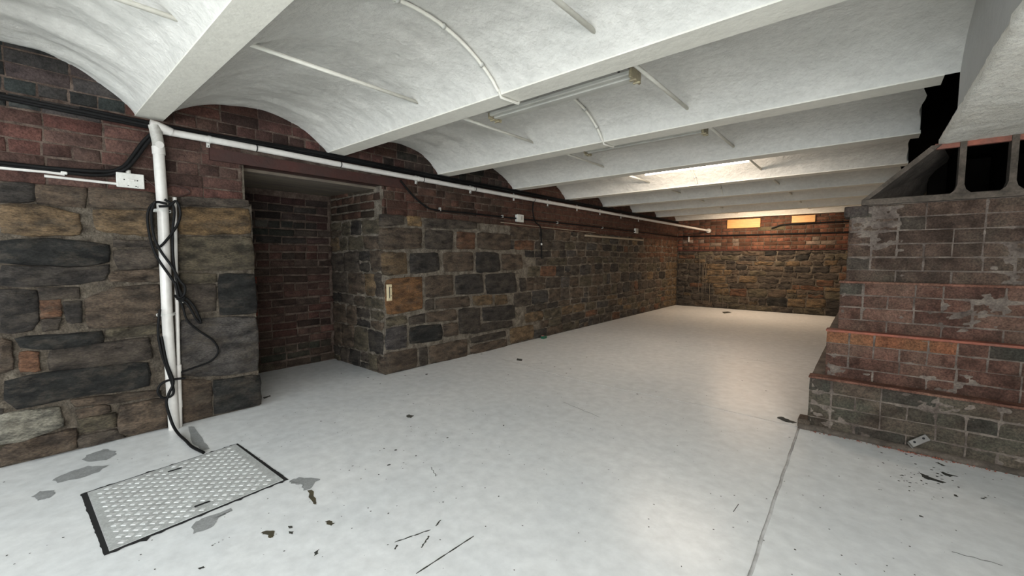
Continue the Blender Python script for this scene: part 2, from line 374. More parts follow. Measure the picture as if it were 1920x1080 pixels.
# ---- left wall: mortar slab with the alcove opening
wl = MB()
wl.box(-.3, -.010, -3.4, 1.10, 0, 1.455).box(-.3, -.012, -3.4, 1.062, 1.455, 2.3).box(-.3, -.010, 2.150, 9.9, 0, 2.3).box(-.3, -.012, 1.062, 2.150, 1.79, 2.3)
wall_left = wl.build('wall_left', M['mortar'], kind='structure')
LOR = (-.010, 0, 0); lrot = ROT['+x']
STONES=[
 ('k',[(-0.031,1.455),(0.085,1.46),(0.08,1.371),(-0.036,1.354)]),
 ('b',[(0.088,1.46),(0.278,1.465),(0.266,1.355),(0.089,1.364)]),
 ('b',[(0.286,1.469),(0.57,1.472),(0.566,1.375),(0.283,1.362)]),
 ('o',[(-0.037,1.346),(0.079,1.354),(0.243,1.318),(0.238,1.206),(0.061,1.193),(-0.044,1.202)]),
 ('o',[(0.291,1.348),(0.552,1.361),(0.545,1.203),(0.302,1.233)]),
 ('d',[(0.687,1.459),(1.074,1.483),(1.085,1.436),(0.684,1.406)]),
 ('O',[(0.684,1.396),(1.081,1.425),(1.085,1.249),(0.676,1.221)]),
 ('K',[(-0.046,1.167),(0.136,1.182),(0.353,1.156),(0.351,1.057),(0.229,1.028),(-0.053,1.049)]),
 ('k',[(-0.053,1.038),(0.228,1.02),(0.35,1.042),(0.328,0.95),(0.162,0.928),(-0.059,0.933)]),
 ('d',[(0.377,1.178),(0.551,1.177),(0.55,1.144),(0.375,1.144)]),
 ('d',[(0.367,1.119),(0.562,1.135),(0.565,1.023),(0.385,1.007)]),
 ('b',[(0.353,0.999),(0.569,1.007),(0.571,0.931),(0.343,0.944)]),
 ('m',[(0.67,1.207),(1.087,1.231),(1.102,0.996),(0.666,0.995)]),
 ('k',[(-0.06,0.92),(0.065,0.904),(0.06,0.748),(0.035,0.695),(-0.072,0.695)]),
 ('r',[(0.071,0.847),(0.143,0.85),(0.144,0.762),(0.072,0.758)]),
 ('d',[(0.071,0.747),(0.137,0.746),(0.126,0.688),(0.072,0.69)]),
 ('k',[(0.154,0.841),(0.225,0.835),(0.219,0.715),(0.162,0.722)]),
 ('d',[(0.071,0.918),(0.219,0.91),(0.216,0.854),(0.073,0.858)]),
 ('b',[(0.234,0.849),(0.364,0.902),(0.565,0.915),(0.564,0.682),(0.411,0.677),(0.243,0.679)]),
 ('m',[(0.671,0.981),(0.866,0.969),(0.864,0.918),(0.676,0.916)]),
 ('d',[(0.676,0.903),(0.863,0.904),(0.856,0.724),(0.681,0.713)]),
 ('K',[(0.881,0.972),(1.094,0.966),(1.1,0.682),(0.875,0.686)]),
 ('K',[(-0.03,0.664),(0.296,0.654),(0.303,0.581),(0.105,0.583),(-0.006,0.61)]),
 ('b',[(-0.073,0.673),(-0.035,0.648),(-0.039,0.509),(-0.083,0.491)]),
 ('r',[(-0.016,0.589),(0.051,0.578),(0.051,0.477),(-0.018,0.483)]),
 ('d',[(0.09,0.583),(0.308,0.584),(0.505,0.599),(0.511,0.459),(0.308,0.455),(0.08,0.471)]),
 ('m',[(0.318,0.66),(0.559,0.665),(0.556,0.609),(0.316,0.614)]),
 ('g',[(0.658,0.688),(1.1,0.662),(1.098,0.252),(0.822,0.277),(0.644,0.323)]),
 ('K',[(-0.077,0.456),(0.099,0.467),(0.497,0.441),(0.495,0.285),(0.151,0.306),(-0.041,0.29),(-0.082,0.352)]),
 ('b',[(0.15,0.291),(0.54,0.257),(0.543,0.218),(0.168,0.244)]),
 ('p',[(-0.095,0.28),(0.108,0.266),(0.123,0.154),(-0.033,0.116),(-0.103,0.129)]),
 ('b',[(0.178,0.229),(0.308,0.221),(0.306,0.18),(0.186,0.18)]),
 ('m',[(0.175,0.171),(0.328,0.164),(0.331,0.082),(0.181,0.092)]),
 ('b',[(0.346,0.207),(0.569,0.195),(0.564,-0.019),(0.402,-0.016),(0.338,0.032)]),
 ('b',[(-0.104,0.112),(0.081,0.122),(0.166,0.128),(0.167,0.017),(-0.109,0.013)]),
 ('d',[(0.176,0.075),(0.33,0.063),(0.366,-0.014),(0.172,-0.001)]),
 ('b',[(0.635,0.297),(0.809,0.258),(0.804,0.012),(0.641,0.003)]),
 ('K',[(0.821,0.255),(1.104,0.227),(1.106,0.008),(0.817,0.016)]),
 ('d',[(2.126,1.466),(2.375,1.481),(2.373,1.386),(2.123,1.362)]),
 ('O',[(2.41,1.474),(2.565,1.48),(2.576,1.388),(2.42,1.379)]),
 ('d',[(2.597,1.472),(3.347,1.48),(3.347,1.397),(2.608,1.375)]),
 ('b',[(2.123,1.348),(2.582,1.368),(2.579,1.171),(2.118,1.153)]),
 ('d',[(2.621,1.354),(2.991,1.362),(2.974,1.166),(2.618,1.166)]),
 ('r',[(3.028,1.358),(3.305,1.36),(3.303,1.178),(3.034,1.173)]),
 ('b',[(3.346,1.368),(3.914,1.363),(3.915,1.168),(3.345,1.184)]),
 ('o',[(2.134,1.129),(2.397,1.132),(2.405,0.925),(2.14,0.918)]),
 ('k',[(2.434,1.122),(2.786,1.136),(2.804,0.946),(2.442,0.924)]),
 ('b',[(2.835,1.132),(3.278,1.148),(3.285,0.935),(2.854,0.934)]),
 ('k',[(3.32,1.148),(3.701,1.14),(3.738,0.918),(3.327,0.91)]),
 ('b',[(3.748,1.134),(4.132,1.118),(4.155,0.942),(3.777,0.93)]),
 ('R',[(2.161,0.888),(2.574,0.899),(2.575,0.571),(2.164,0.551)]),
 ('b',[(2.613,0.898),(2.978,0.903),(2.983,0.687),(2.616,0.68)]),
 ('k',[(3.015,0.896),(3.429,0.901),(3.445,0.675),(3.013,0.685)]),
 ('k',[(3.464,0.894),(4.007,0.899),(4.049,0.643),(3.489,0.66)]),
 ('d',[(2.609,0.659),(2.717,0.662),(2.715,0.558),(2.608,0.558)]),
 ('b',[(2.738,0.66),(3.217,0.66),(3.233,0.546),(2.743,0.556)]),
 ('o',[(3.258,0.657),(3.579,0.648),(3.597,0.539),(3.282,0.548)]),
 ('o',[(3.634,0.638),(3.845,0.63),(3.865,0.524),(3.634,0.517)]),
 ('m',[(2.164,0.526),(2.385,0.533),(2.396,0.454),(2.173,0.451)]),
 ('P',[(2.162,0.433),(2.39,0.44),(2.385,0.218),(2.157,0.23)]),
 ('d',[(2.41,0.515),(2.601,0.526),(2.606,0.435),(2.414,0.431)]),
 ('b',[(2.627,0.534),(3.019,0.53),(3.033,0.413),(2.625,0.432)]),
 ('d',[(3.057,0.532),(3.384,0.521),(3.382,0.239),(3.07,0.252)]),
 ('k',[(3.409,0.518),(3.998,0.499),(4.019,0.316),(3.426,0.351)]),
 ('K',[(2.414,0.416),(2.818,0.399),(2.83,0.229),(2.417,0.249)]),
 ('b',[(2.847,0.39),(3.033,0.39),(3.039,0.25),(2.845,0.255)]),
 ('d',[(3.426,0.326),(3.967,0.308),(3.967,0.228),(3.214,0.232)]),
 ('b',[(2.145,0.203),(2.504,0.198),(2.5,0.002),(2.152,0.007)]),
 ('d',[(2.529,0.189),(2.621,0.19),(2.632,0.008),(2.533,0.006)]),
 ('b',[(2.642,0.192),(3.173,0.19),(3.187,-0.01),(2.652,0.01)]),
 ('d',[(3.213,0.19),(3.826,0.199),(3.846,0.124),(3.229,0.121)]),
 ('b',[(3.212,0.094),(3.856,0.096),(3.866,-0.025),(3.228,0.001)]),
 ('o',[(3.906,0.209),(4.383,0.204),(4.408,0.022),(3.916,0.013)]),
]
rs = random.Random(5); boxes = []
for k, (c, poly) in enumerate(STONES):
    base = SCOL[c]; q = rs.uniform(.85, 1.15); col = tuple(min(1, a*q) for a in base)
    ys = [p[0] for p in poly]; zs = [p[1] for p in poly]; boxes.append((min(ys), max(ys), min(zs), max(zs)))
    big = (max(ys)-min(ys)) > .2
    near = max(ys) < 1.2
    cy_, cz_ = sum(ys)/len(ys), sum(zs)/len(zs); e_ = .006 if near else .003
    poly = [(a+e_*(a-cy_)/(math.hypot(a-cy_, b-cz_)+1e-6)*1.3, b+e_*(b-cz_)/(abs(b-cz_)+1e-6)*.8) for a, b in poly]
    if near:
        poly = [(a, max(b, .004)) for a, b in poly]
    put_stone(poly, wall_left, LOR, lrot, col, .032 if near and big else .024, True, .024 if near and big else .013, 100+k, .004)
def over(q, bx, tol=.25):
    ys = [p[0] for p in q]; zs = [p[1] for p in q]; a0, a1, b0, b1 = min(ys), max(ys), min(zs), max(zs)
    A = (a1-a0)*(b1-b0)
    for (c0, c1, d0, d1) in bx:
        w = min(a1, c1)-max(a0, c0); h = min(b1, d1)-max(b0, d0)
        if w > 0 and h > 0 and w*h > tol*min(A, (c1-c0)*(d1-d0)): return True
    return False
def rubble_colour(rnd, warm=0):
    c = rnd.choices('kdbmogr', (3, 8, 9, 6, 1.3, 4, 1.0+warm))[0]; q = rnd.uniform(.8, 1.2)
    return tuple(a*q for a in SCOL[c])
for q in rubble(3.9, 9.80, .004, 1.475, random.Random(12), .08, .19, .11, .42, gap=.009):
    if over(q, boxes, .12): continue
    zmax = max(p[1] for p in q); yc = sum(p[0] for p in q)/4
    col = rubble_colour(rs, 2 if yc > 7 else 0)
    if yc > 9.1 and zmax < 1.0: col = SCOL['o']
    if yc > 8 and zmax > 1.1: col = SCOL['r']
    put_stone(q, wall_left, LOR, lrot, col, .020, yc < 5.2, .009, int(yc*1000), .006)
# stones of the left pier that lie outside the photograph but carry the wall on
for q in rubble(-1.2, -.07, .004, 1.44, random.Random(3), .14, .24, .25, .5):
    put_stone(q, wall_left, LOR, lrot, rubble_colour(rs), .024, False, .012, int(abs(q[0][0])*999), .006)
brick_skip = lambda u, v: (1.06 < u < 2.15 and v < 1.80)
mortar_sheet(wall_left, LOR, lrot, -1.3, 1.092, .0, 1.458, M['mortar'], .006, .010, .012, .004, 1)
mortar_sheet(wall_left, LOR, lrot, 2.158, 5.2, .0, 1.478, M['pale_mortar'], .007, .008, .013, .004, 2)
mortar_sheet(wall_left, LOR, lrot, 5.2, 9.78, .0, 1.478, M['pale_mortar'], .007, .008, .024, .004, 2)
mortar_sheet(wall_left, (-.012, 0, 0), lrot, -1.3, 1.056, 1.455, 1.80, M['dark_mortar'], .003, .004, .012, .0025, 3)
mortar_sheet(wall_left, (-.012, 0, 0), lrot, -1.3, 4.2, 1.80, 2.2, M['dark_mortar'], .003, .004, .014, .0025, 4)
mortar_sheet(wall_left, (-.012, 0, 0), lrot, 2.156, 4.2, 1.478, 1.80, M['dark_mortar'], .003, .004, .012, .0025, 5)
# brickwork above the stone
LB = variants(M['brick'], .008, .004, .0035, 6, .067, .222)
rb = random.Random(21); stuff = MB()
def red(rnd, base=(.105, .050, .038), v=.3, dark=.12):
    base = tuple(a*.80 for a in base)
    q = rnd.uniform(1-v, 1+v); t = rnd.uniform(-.012, .012)
    if rnd.random() < dark: return (base[0]*.6*q, base[1]*.66*q, base[2]*.66*q)
    return (base[0]*q+t, base[1]*q, base[2]*q)
for row in range(11):
    z = 1.462+.0375+row*.075
    for (u, k) in bond(-1.25, 9.78, row, rb):
        w = .109 if k == 's' else .051
        me = rb.choice(LB[k]); sx = 1
        if z < 1.80 and u+w > 1.062 and u-w < 2.150:
            if u-w < 1.03: a_, b_ = u-w, 1.060
            elif u+w > 2.18: a_, b_ = 2.152, u+w
            else: continue
            u = (a_+b_)/2; sx = (b_-a_)/(2*w); w = (b_-a_)/2
        vz = max(vault_z(u-w), vault_z(u), vault_z(u+w))
        if z-.03 > vz+.02: continue
        if z < 1.49 and u > 8.5: continue
        base = (.092, .050, .038)
        if u < .45 and z > 1.85: base = (.050, .046, .044)
        elif u < 1.05: base = (.100, .055, .045) if z < 1.85 else (.085, .045, .035)
        elif 1.0 < u < 2.2 and z > 1.8: base = (.085, .045, .038)
        elif u > 2.2 and z > 1.85: base = (.055, .036, .03)
        elif u > 2.2: base = (.080, .045, .033)
        col = red(rb, base)
        if u < 3.9: put_brick(me, wall_left, (-.012, u, z+rb.uniform(-.002, .002)), lrot, col).scale.x = sx
        else:
            mt = Matrix.Translation((-.012, u, z)) @ Matrix.Rotation(lrot, 4, 'Z')
            stuff.add([mt @ vv.co for vv in me.vertices], [tuple(p.vertices) for p in me.polygons])
so = stuff.build('far_brickwork', M['brick'], wall_left, kind='stuff'); so.color = (.085, .042, .030, 1)
# lintel over the alcove: red steel joist with old timber boards behind it
MB().box(-.20, .004, .86, 2.40, 1.722, 1.735).box(-.11, -.098, .86, 2.40, 1.735, 1.80).box(-.012, .012, .86, 2.40, 1.722, 1.80).build('lintel', M['red_steel'], wall_left)
for k, (x0, x1) in enumerate(((-.32, -.10), (-.55, -.33), (-.78, -.56), (-.96, -.79))):
    MB().cbox(x0, x1, 1.04, 2.17, 1.70+.004*k, 1.722, .004).build('lintel_board', M['timber'], wall_left)

# ---- alcove
alc = MB().box(-1.15, -.965, .95, 2.3, 0, 1.78).box(-.97, -.3, .95, 1.075, 0, 1.78).box(-.97, -.3, 2.155, 2.3, 0, 1.78).box(-1.0, -.3, 1.0, 2.2, 1.735, 1.80).build('wall_alcove', M['dark_mortar'], kind='structure')
NB = variants(M['brick'], .022, .009, .005, H=.060)
ra = random.Random(8)
for row in range(23):
    z = .040+row*.0755
    if z > 1.70: break
    for (u, k) in bond(1.085, 2.15, row, ra, 'fine' if row % 6 == 3 else 'mix'):
        w = .109 if k == 's' else .051
        if u+w > 2.17 or u-w < 1.03: 
            if u+w > 2.17:
                if u-w > 2.11: continue
                a_, b_ = u-w, 2.152
            else: a_, b_ = 1.078, u+w
            if b_-a_ < .03: continue
            u = (a_+b_)/2; sx = (b_-a_)/(2*w)
        else: sx = 1
        if 1.10 < u < 1.2 and 1.25 < z < 1.36: continue        # knocked-out brick
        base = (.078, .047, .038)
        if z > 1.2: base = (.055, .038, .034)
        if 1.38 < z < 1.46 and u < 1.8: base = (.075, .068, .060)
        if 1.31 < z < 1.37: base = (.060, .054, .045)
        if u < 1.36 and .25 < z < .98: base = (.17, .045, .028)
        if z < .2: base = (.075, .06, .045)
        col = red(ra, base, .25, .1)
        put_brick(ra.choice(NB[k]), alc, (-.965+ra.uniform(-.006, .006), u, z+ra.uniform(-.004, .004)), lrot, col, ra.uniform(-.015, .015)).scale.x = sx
mortar_sheet(alc, (-.965, 0, 0), lrot, 1.07, 2.158, .0, 1.735, M['dark_mortar'], .006, .006, .012, .004, 7)
mortar_sheet(alc, (0, 2.155, 0), 0, -.965, -.004, .0, 1.735, M['pale_mortar'], .008, .008, .013, .004, 8)
for q in rubble(-.95, -.008, .004, 1.44, random.Random(44), .11, .24, .14, .34):
    zc = sum(p[1] for p in q)/4
    col = SCOL[ra.choices('dkbmo', (5, 4, 4, 4, 1))[0]]
    put_stone(q, alc, (0, 2.155, 0), 0, col, .022, True, .016, int(q[0][0]*-977+zc*313), .010)
for row in range(4):
    for (u, k) in bond(-.93, -.01, row, ra, 'quoin'):
        if u > -.04: continue
        put_brick(ra.choice(NB[k]), alc, (u, 2.155, 1.485+row*.0755), 0, red(ra, (.07, .045, .032)))

# ---- far wall
wf = MB().box(-.3, 5.25, 9.80, 10.0, 0, 2.4).build('wall_far', M['mortar'], kind='structure')
rf = random.Random(77)
for q in rubble(.02, 3.95, .004, 1.235, random.Random(9), .09, .17, .14, .42, wob=.02):
    u = sum(p[0] for p in q)/4; zc = sum(p[1] for p in q)/4
    col = SCOL[rf.choices('dbmokrK', (5, 6, 5, 3, 2, 2, 1))[0]]
    if u < .9 and rf.random() < .5: col = SCOL['d']
    if .55 < u < 1.1 and .55 < zc < .9: col = SCOL['o']
    put_stone(q, wf, (0, 9.80, 0), 0, col, .022, u < 3.3, .014, int(u*500+zc*77), .012)
MB().box(.0, 5.2, 9.770, 9.80, 1.238, 1.262).build('ledge', M['brick'], wf).color = (.09, .035, .028, 1)
mortar_sheet(wf, (0, 9.80, 0), 0, .0, 4.0, .0, 1.24, M['mortar'], .010, .010, .024, .006, 12)
FB = variants(M['brick'], .010, .004, .002)
for row in range(9):
    z = 1.262+.0375+row*.075
    for (u, k) in bond(.0, 3.9, row, rf, 'fine'):
        if z > 1.94: continue
        col = red(rf, (.155, .070, .045), .25, .12)
        if row in (1, 2) and rf.random() < .3: col = (.20, .15, .12)
        if 1.5 < u < 2.1 and 1.62 < z < 1.72: col = (.11, .09, .055)
        put_brick(rf.choice(FB[k]), wf, (u, 9.80, z), 0, col)
MB().box(5.0, 5.2, -3.4, 9.9, 0, 2.4).build('wall_right', M['plaster'], kind='structure')
MB().box(-.3, 5.2, -3.6, -3.4, 0, 2.4).build('wall_back', M['plaster'], kind='structure')

# ================================================================== BRICK PIER
pier = thing('brick_pier', 'stepped reddish brick pier with three ledges beside the white floor', 'pillar', (4.1, 3.9, 0))
def P(o):
    o.parent = pier; o.matrix_parent_inverse = Matrix.Translation((-4.1, -3.9, 0)); return o
TIERS = [(0, .333, 3.20, 3.095), (.333, .627, 3.275, 3.165), (.627, .930, 3.335, 3.215), (.930, 1.400, 3.360, 3.240)]
core = MB()
for k, (z0, z1, y, x) in enumerate(TIERS): core.box(x+.006, 4.99, y+.006, 4.9, z0, z1)
P(core.build('mortar_core', M['pier_mortar']))
PBR = variants(M['pier_brick'], .0045, .0025, .002, 5, .0695, .2225)
rp = random.Random(31)
def pcol(z):
    b = (.098, .050, .036); q = rp.uniform(.7, 1.2)
    if z > .95: b = (.080, .053, .039)
    if z < .33: b = (.070, .052, .038)
    if rp.random() < .08: b = (.055, .044, .034)
    return tuple(a*q for a in b)
rows = [4, 4, 4, 6]
for k, (z0, z1, y, x) in enumerate(TIERS):
    s_ = mortar_sheet(None, (0, y+.006, 0), 0, x+.004, 4.98, z0+(.0 if k == 0 else .006), z1, M['pier_mortar'], .0026, .0042, .011, .0022, 20+k); P(s_)
for k, (z0, z1, y, x) in enumerate(TIERS):
    n = rows[k]; hh = (z1-z0)/n
    for row in range(n):
        z = z0+hh*(row+.5)
        for (u, kk) in bond(x, 4.98, row, rp, 'quoin'):
            w = .109 if kk == 's' else .051
            if u+w > 4.99: continue
            col = pcol(z)
            if k == 1 and row == 3 and u < 3.75: col = (.17, .068, .034)
            o = put_brick(rp.choice(PBR[kk]), pier, (0, 0, 0), 0, col); P(o); o.location = (u, y+.006, z); o.scale.z = hh/.0752
        for (u, kk) in bond(0, 1.4, row+1, rp, 'quoin'):
            if u > 1.35: continue
            o = put_brick(rp.choice(PBR[kk]), pier, (0, 0, 0), 0, pcol(z)); P(o); o.location = (x+.006, y+u+.004, z); o.rotation_euler = (0, 0, ROT['-x']); o.scale.z = hh/.0752
for k in range(3):
    z1 = TIERS[k][1]; y, x = TIERS[k][2], TIERS[k][3]
    v = MB().cbox(x-.005, 4.99, y-.005, y+.085, z1-.004, z1+.009, .004)
    o = P(v.build('ledge', M['ledge'] if k == 1 else M['pier_brick']))
    o.color = (.16, .075, .052, 1)
cap = MB().cbox(3.215, 3.33, 3.345, 3.6, 1.335, 1.398, .006); o = P(cap.build('corner_brick', M['pier_brick'])); o.color = (.06, .045, .038, 1)
# cement fillet along the foot
pts = [(3.055, 3.195), (3.05, 4.9)]
v = []; f = []; n = 60
for i in range(n+1):
    x = 3.05+1.94*i/n; w = .028+.014*noise.noise(Vector((x*7, 0, 0))); h = .030+.010*noise.noise(Vector((x*9, 3, 0)))
    v += [(x, 3.215, -.002), (x, 3.197-w, -.002), (x, 3.197-w*.55, h*.8), (x, 3.215, h)]
for i in range(n):
    for j in range(3): f.append((i*4+j, i*4+4+j, i*4+5+j, i*4+1+j))
f.append((0, 1, 2, 3))
P(obj('cement_fillet', v, f, M['concrete'], None, True))
P(MB().cbox(3.045, 3.11, 3.19, 3.30, 0, .055, .006).build('foot_brick', M['pier_brick'])).color = (.09, .06, .045, 1)

# ---- hollow concrete bearing block on the pier
sh = thing('concrete_bearing_block', 'dark hollow concrete block with open cells on top of the brick pier', 'block', (4.1, 3.6, 1.40))
def S(o): o.parent = sh; o.matrix_parent_inverse = Matrix.Translation((-4.1, -3.6, -1.40)); return o
S(MB().cbox(3.295, 4.98, 3.355, 4.3, 1.402, 1.437, .004).build('base_plate', M['concrete']))
# sloping end: front rib and a wall that leans back into the first cell
vv = [(3.300, 3.36, 1.437), (3.33, 3.36, 1.437), (3.625, 3.36, 1.712), (3.585, 3.36, 1.712),
      (3.300, 4.3, 1.437), (3.56, 4.05, 1.437), (3.74, 4.05, 1.712), (3.585, 4.3, 1.712)]
S(obj('sloping_end', vv, [(0, 1, 2, 3), (1, 5, 6, 2), (4, 7, 6, 5), (0, 3, 7, 4), (3, 2, 6, 7), (0, 4, 5, 1)], M['concrete']))
for i, x in enumerate((3.697, 3.882, 4.072, 4.262, 4.452, 4.642, 4.832)):
    a, b, zb, zt = x, x+.026, 1.434, 1.716
    prof = [(a-.03, zb), (b+.03, zb), (b+.008, zb+.022), (b, zb+.05), (b, zt), (a, zt), (a, zb+.05), (a-.008, zb+.022)]
    S(MB().prism(prof, .07, 'y', 3.362).build('upright_web', M['concrete']))
S(MB().box(3.60, 4.98, 3.372, 3.40, 1.690, 1.72).build('top_rail', M['ledge']))
S(MB().box(3.62, 4.98, 3.90, 3.96, 1.437, 1.716).box(3.58, 4.98, 3.40, 3.96, 1.438, 1.446).box(3.70, 4.98, 3.42, 3.96, 1.70, 1.712).build('cell_shade_lining', M['void']))  # added black lining: the darkness inside the cells is in its colour
for x in (3.702, 3.887, 4.077, 4.267):  # black sides added behind the webs, coloured as deep shade
    S(MB().box(x, x+.016, 3.432, 3.90, 1.446, 1.70).build('cell_shade_wall', M['void']))

# ================================================================== PIPES AND CABLES
def tubeobj(name, pts, r, material, parent=None, sides=10, k=0, squash=1):
    p = spline(pts, k) if k else pts
    return shade_by_angle(MB().tube(p, r, sides, squash=squash).build(name, material, parent), 50)
wp = thing('waste_pipe', 'long white plastic waste pipe running high along the stone wall and down to the floor', 'pipe', (0, 0, 0))
hx = .040
run = [(hx, .615, 1.846), (hx, .85, 1.845), (hx, 1.16, 1.843), (hx, 1.69, 1.834), (hx, 2.56, 1.829), (hx, 3.95, 1.822), (hx, 5.66, 1.822)]
tubeobj('pipe', run, .0215, M['pvc'], wp, 14)
tubeobj('pipe', [(hx, 5.66, 1.822), (hx+.02, 7.0, 1.815), (.67, 9.79, 1.672)], .0215, M['pvc'], wp, 14)
tubeobj('pipe', [(.045, .592, 1.72), (.045, .596, 1.349), (.045, .588, .693), (.045, .590, 0)], .0285, M['pvc'], wp, 16)
tubeobj('elbow', [(.050, .578, 1.868), (.050, .583, 1.835), (.046, .592, 1.77), (.045, .593, 1.73)], .0300, M['pvc_grey'], wp, 14, 3)
tubeobj('stub', [(.050, .558, 1.873), (.050, .60, 1.866), (.044, .66, 1.846)], .0255, M['pvc'], wp, 14, 3)
tubeobj('collar', [(.045, .592, 1.745), (.045, .593, 1.70)], .0325, M['pvc'], wp, 16)
tubeobj('inspection_cap', [(.070, .592, 1.755), (.084, .592, 1.752)], .021, M['pvc'], wp, 16)
def zrun(y):
    for a, b in zip(run, run[1:]):
        if a[1] <= y <= b[1]: t = (y-a[1])/(b[1]-a[1]); return a[2]+(b[2]-a[2])*t
    return 1.822-(y-5.66)*.006
for y in (1.13, 1.745, 2.575, 3.275, 4.33):
    tubeobj('joint_ring', [(hx, y-.004, zrun(y)), (hx, y+.004, zrun(y))], .0228, M['hole'], wp, 14)
for y in (.855, 2.515, 3.235, 3.97, 4.68, 5.43, 6.13, 6.88, 7.62):
    z = zrun(y); o = .02*max(0, (y-5.66))**1.2*.5 if y > 5.66 else 0
    mb = MB(); mb.box(.0, .012, y-.009, y+.009, z-.045, z+.045)
    tb = [(hx+o*.3+.0245*math.cos(a), y, z+.0245*math.sin(a)) for a in [math.radians(q) for q in range(-100, 101, 20)]]
    for a, b in zip(tb, tb[1:]):
        mb.add([(a[0], y-.008, a[2]), (b[0], y-.008, b[2]), (b[0], y+.008, b[2]), (a[0], y+.008, a[2]),
                (a[0]-.003, y-.008, a[2]*.999+z*.001), (b[0]-.003, y-.008, b[2]*.999+z*.001), (b[0]-.003, y+.008, b[2]*.999+z*.001), (a[0]-.003, y+.008, a[2]*.999+z*.001)],
               [(0, 1, 2, 3), (7, 6, 5, 4), (0, 4, 5, 1), (3, 2, 6, 7)])
    c = mb.build('pipe_clip', M['fitting'], wp)
    MB().tube([(.010, y, z+.037), (.015, y, z+.037)], .004, 8).tube([(.010, y, z-.037), (.015, y, z-.037)], .004, 8).build('screw', M['hole'], c)
for z in (1.365, .727):
    mb = MB()
    mb.cbox(.0, .020, .590-.052, .590+.052, z-.009, z+.009, .003)
    tb = [(.045+.0315*math.cos(a), .590+.0315*math.sin(a)) for a in [math.radians(q) for q in range(-90, 91, 15)]]
    for a, b in zip(tb, tb[1:]):
        mb.add([(a[0], a[1], z-.008), (b[0], b[1], z-.008), (b[0], b[1], z+.008), (a[0], a[1], z+.008)], [(0, 1, 2, 3)])
        mb.add([(a[0]*.9+.0045, a[1]*.92+.0472, z+.008), (b[0]*.9+.0045, b[1]*.92+.0472, z+.008), (b[0], b[1], z+.008), (a[0], a[1], z+.008)], [(0, 1, 2, 3)])
    mb.box(.02, .05, .5575, .5605, z-.008, z+.008).box(.02, .05, .6195, .6225, z-.008, z+.008)
    c = mb.build('pipe_clip', M['fitting'], wp)
    MB().tube([(.018, .546, z), (.022, .546, z)], .004, 8).tube([(.018, .634, z), (.022, .634, z)], .004, 8).build('screw', M['hole'], c)
# wall flange where the pipe goes out through the far wall
tubeobj('wall_flange', [(.66, 9.760, 1.673), (.663, 9.79, 1.672)], .048, M['fitting'], wp, 16)

vc = thing('conduit', 'thin white conduit standing on the floor beside the thick vertical pipe', 'conduit', (0, 0, 0), 'white conduits')
tubeobj('tube', [(.032, .660, 1.453), (.032, .648, 1.05), (.032, .640, .687), (.032, .632, .37)], .0105, M['pvc'], vc)
tubeobj('tube', [(.032, .632, .40), (.032, .628, .20), (.032, .622, 0)], .0135, M['pvc'], vc)
tubeobj('coupling', [(.032, .633, .40), (.032, .6325, .35)], .0155, M['pvc'], vc)
tubeobj('coupling', [(.032, .627, .17), (.032, .626, .125)], .0155, M['pvc'], vc)
tubeobj('saddle', [(.01, .668, .80), (.035, .668, .80)], .009, M['fitting'], vc)

lc = thing('conduit', 'white conduit running from the left along the wall to the switch box', 'conduit', (0, 0, 0), 'white conduits')
tubeobj('tube', [(.016, -1.2, 1.497), (.016, .13, 1.530), (.016, .195, 1.527)], .0085, M['pvc'], lc)
tubeobj('tube', [(.012, .12, 1.508), (.012, .40, 1.504)], .0075, M['pvc'], lc)
MB().cbox(.002, .030, .180, .205, 1.525, 1.540, .003).build('saddle', M['fitting'], lc)

sb = thing('switch_box', 'white surface switch box on the brickwork left of the vertical pipe', 'switch', (0, .458, 1.527))
def box_front(name, parent, x0, x1, yc, zc, w, h, c, material): return MB().cbox(x0, x1, yc-w/2, yc+w/2, zc-h/2, zc+h/2, c).build(name, material, parent)
box_front('back_box', sb, 0, .032, 0, 0, .118, .078, .004, M['fitting'])
box_front('face_plate', sb, .032, .038, 0, 0, .122, .084, .003, M['fitting'])
box_front('rocker', sb, .038, .045, .003, .002, .030, .012, .002, M['pvc'])
for y in (-.028, .030):
    MB().tube([(.037, y, .003), (.0395, y, .003)], .0035, 8).build('screw', M['hole'], sb)
MB().tube([(.018, -.005, .038), (.018, -.005, .062)], .012, 10).build('gland', M['fitting'], sb, True)
for z, y in ((-.030, -.012), (-.030, .022), (-.033, .030)):
    MB().cbox(.037, .0385, y-.003, y+.004, z-.002, z+.002, .0005).build('paint_fleck', M['hole'], sb)

def cable(name, label, pts, r, material=M['black'], group='black cables', k=5, x=None):
    P3 = [(x, a, b) for a, b in pts] if x is not None else pts
    o = tubeobj(name, P3, r, material, None, 8, k)
    return tag(o, label, 'cable', group)
def flat(pts, x): return [(x, a, b) for a, b in pts]
UPZ = [(-1.3, 1.878), (-.3, 1.884), (.27, 1.872), (.56, 1.868), (.88, 1.874), (1.42, 1.882), (1.75, 1.886), (2.63, 1.880), (4.0, 1.880), (6.0, 1.88), (9.7, 1.88)]
cable('power_cable', 'thick black cable along the top of the stone wall, lowest of the bundle', flat([(a, b-.006) for a, b in UPZ], .014), .012)
cable('power_cable', 'thick black cable along the top of the stone wall, middle of the bundle', flat([(a, b+.018+.004*math.sin(a*5)) for a, b in UPZ[2:]], .012), .011)
cable('power_cable', 'thick black cable along the top of the stone wall, uppermost of the bundle', flat([(a, b+.004*math.cos(a*4)) for a, b in UPZ[1:]], .034), .010)
cable('power_cable', 'black cable rising in a slope from beside the switch box', [(.018, -1.3, 1.545), (.016, -.03, 1.551), (.016, .155, 1.552), (.018, .35, 1.566), (.02, .42, 1.595), (.02, .46, 1.645), (.022, .53, 1.77), (.025, .60, 1.86)], .0105)
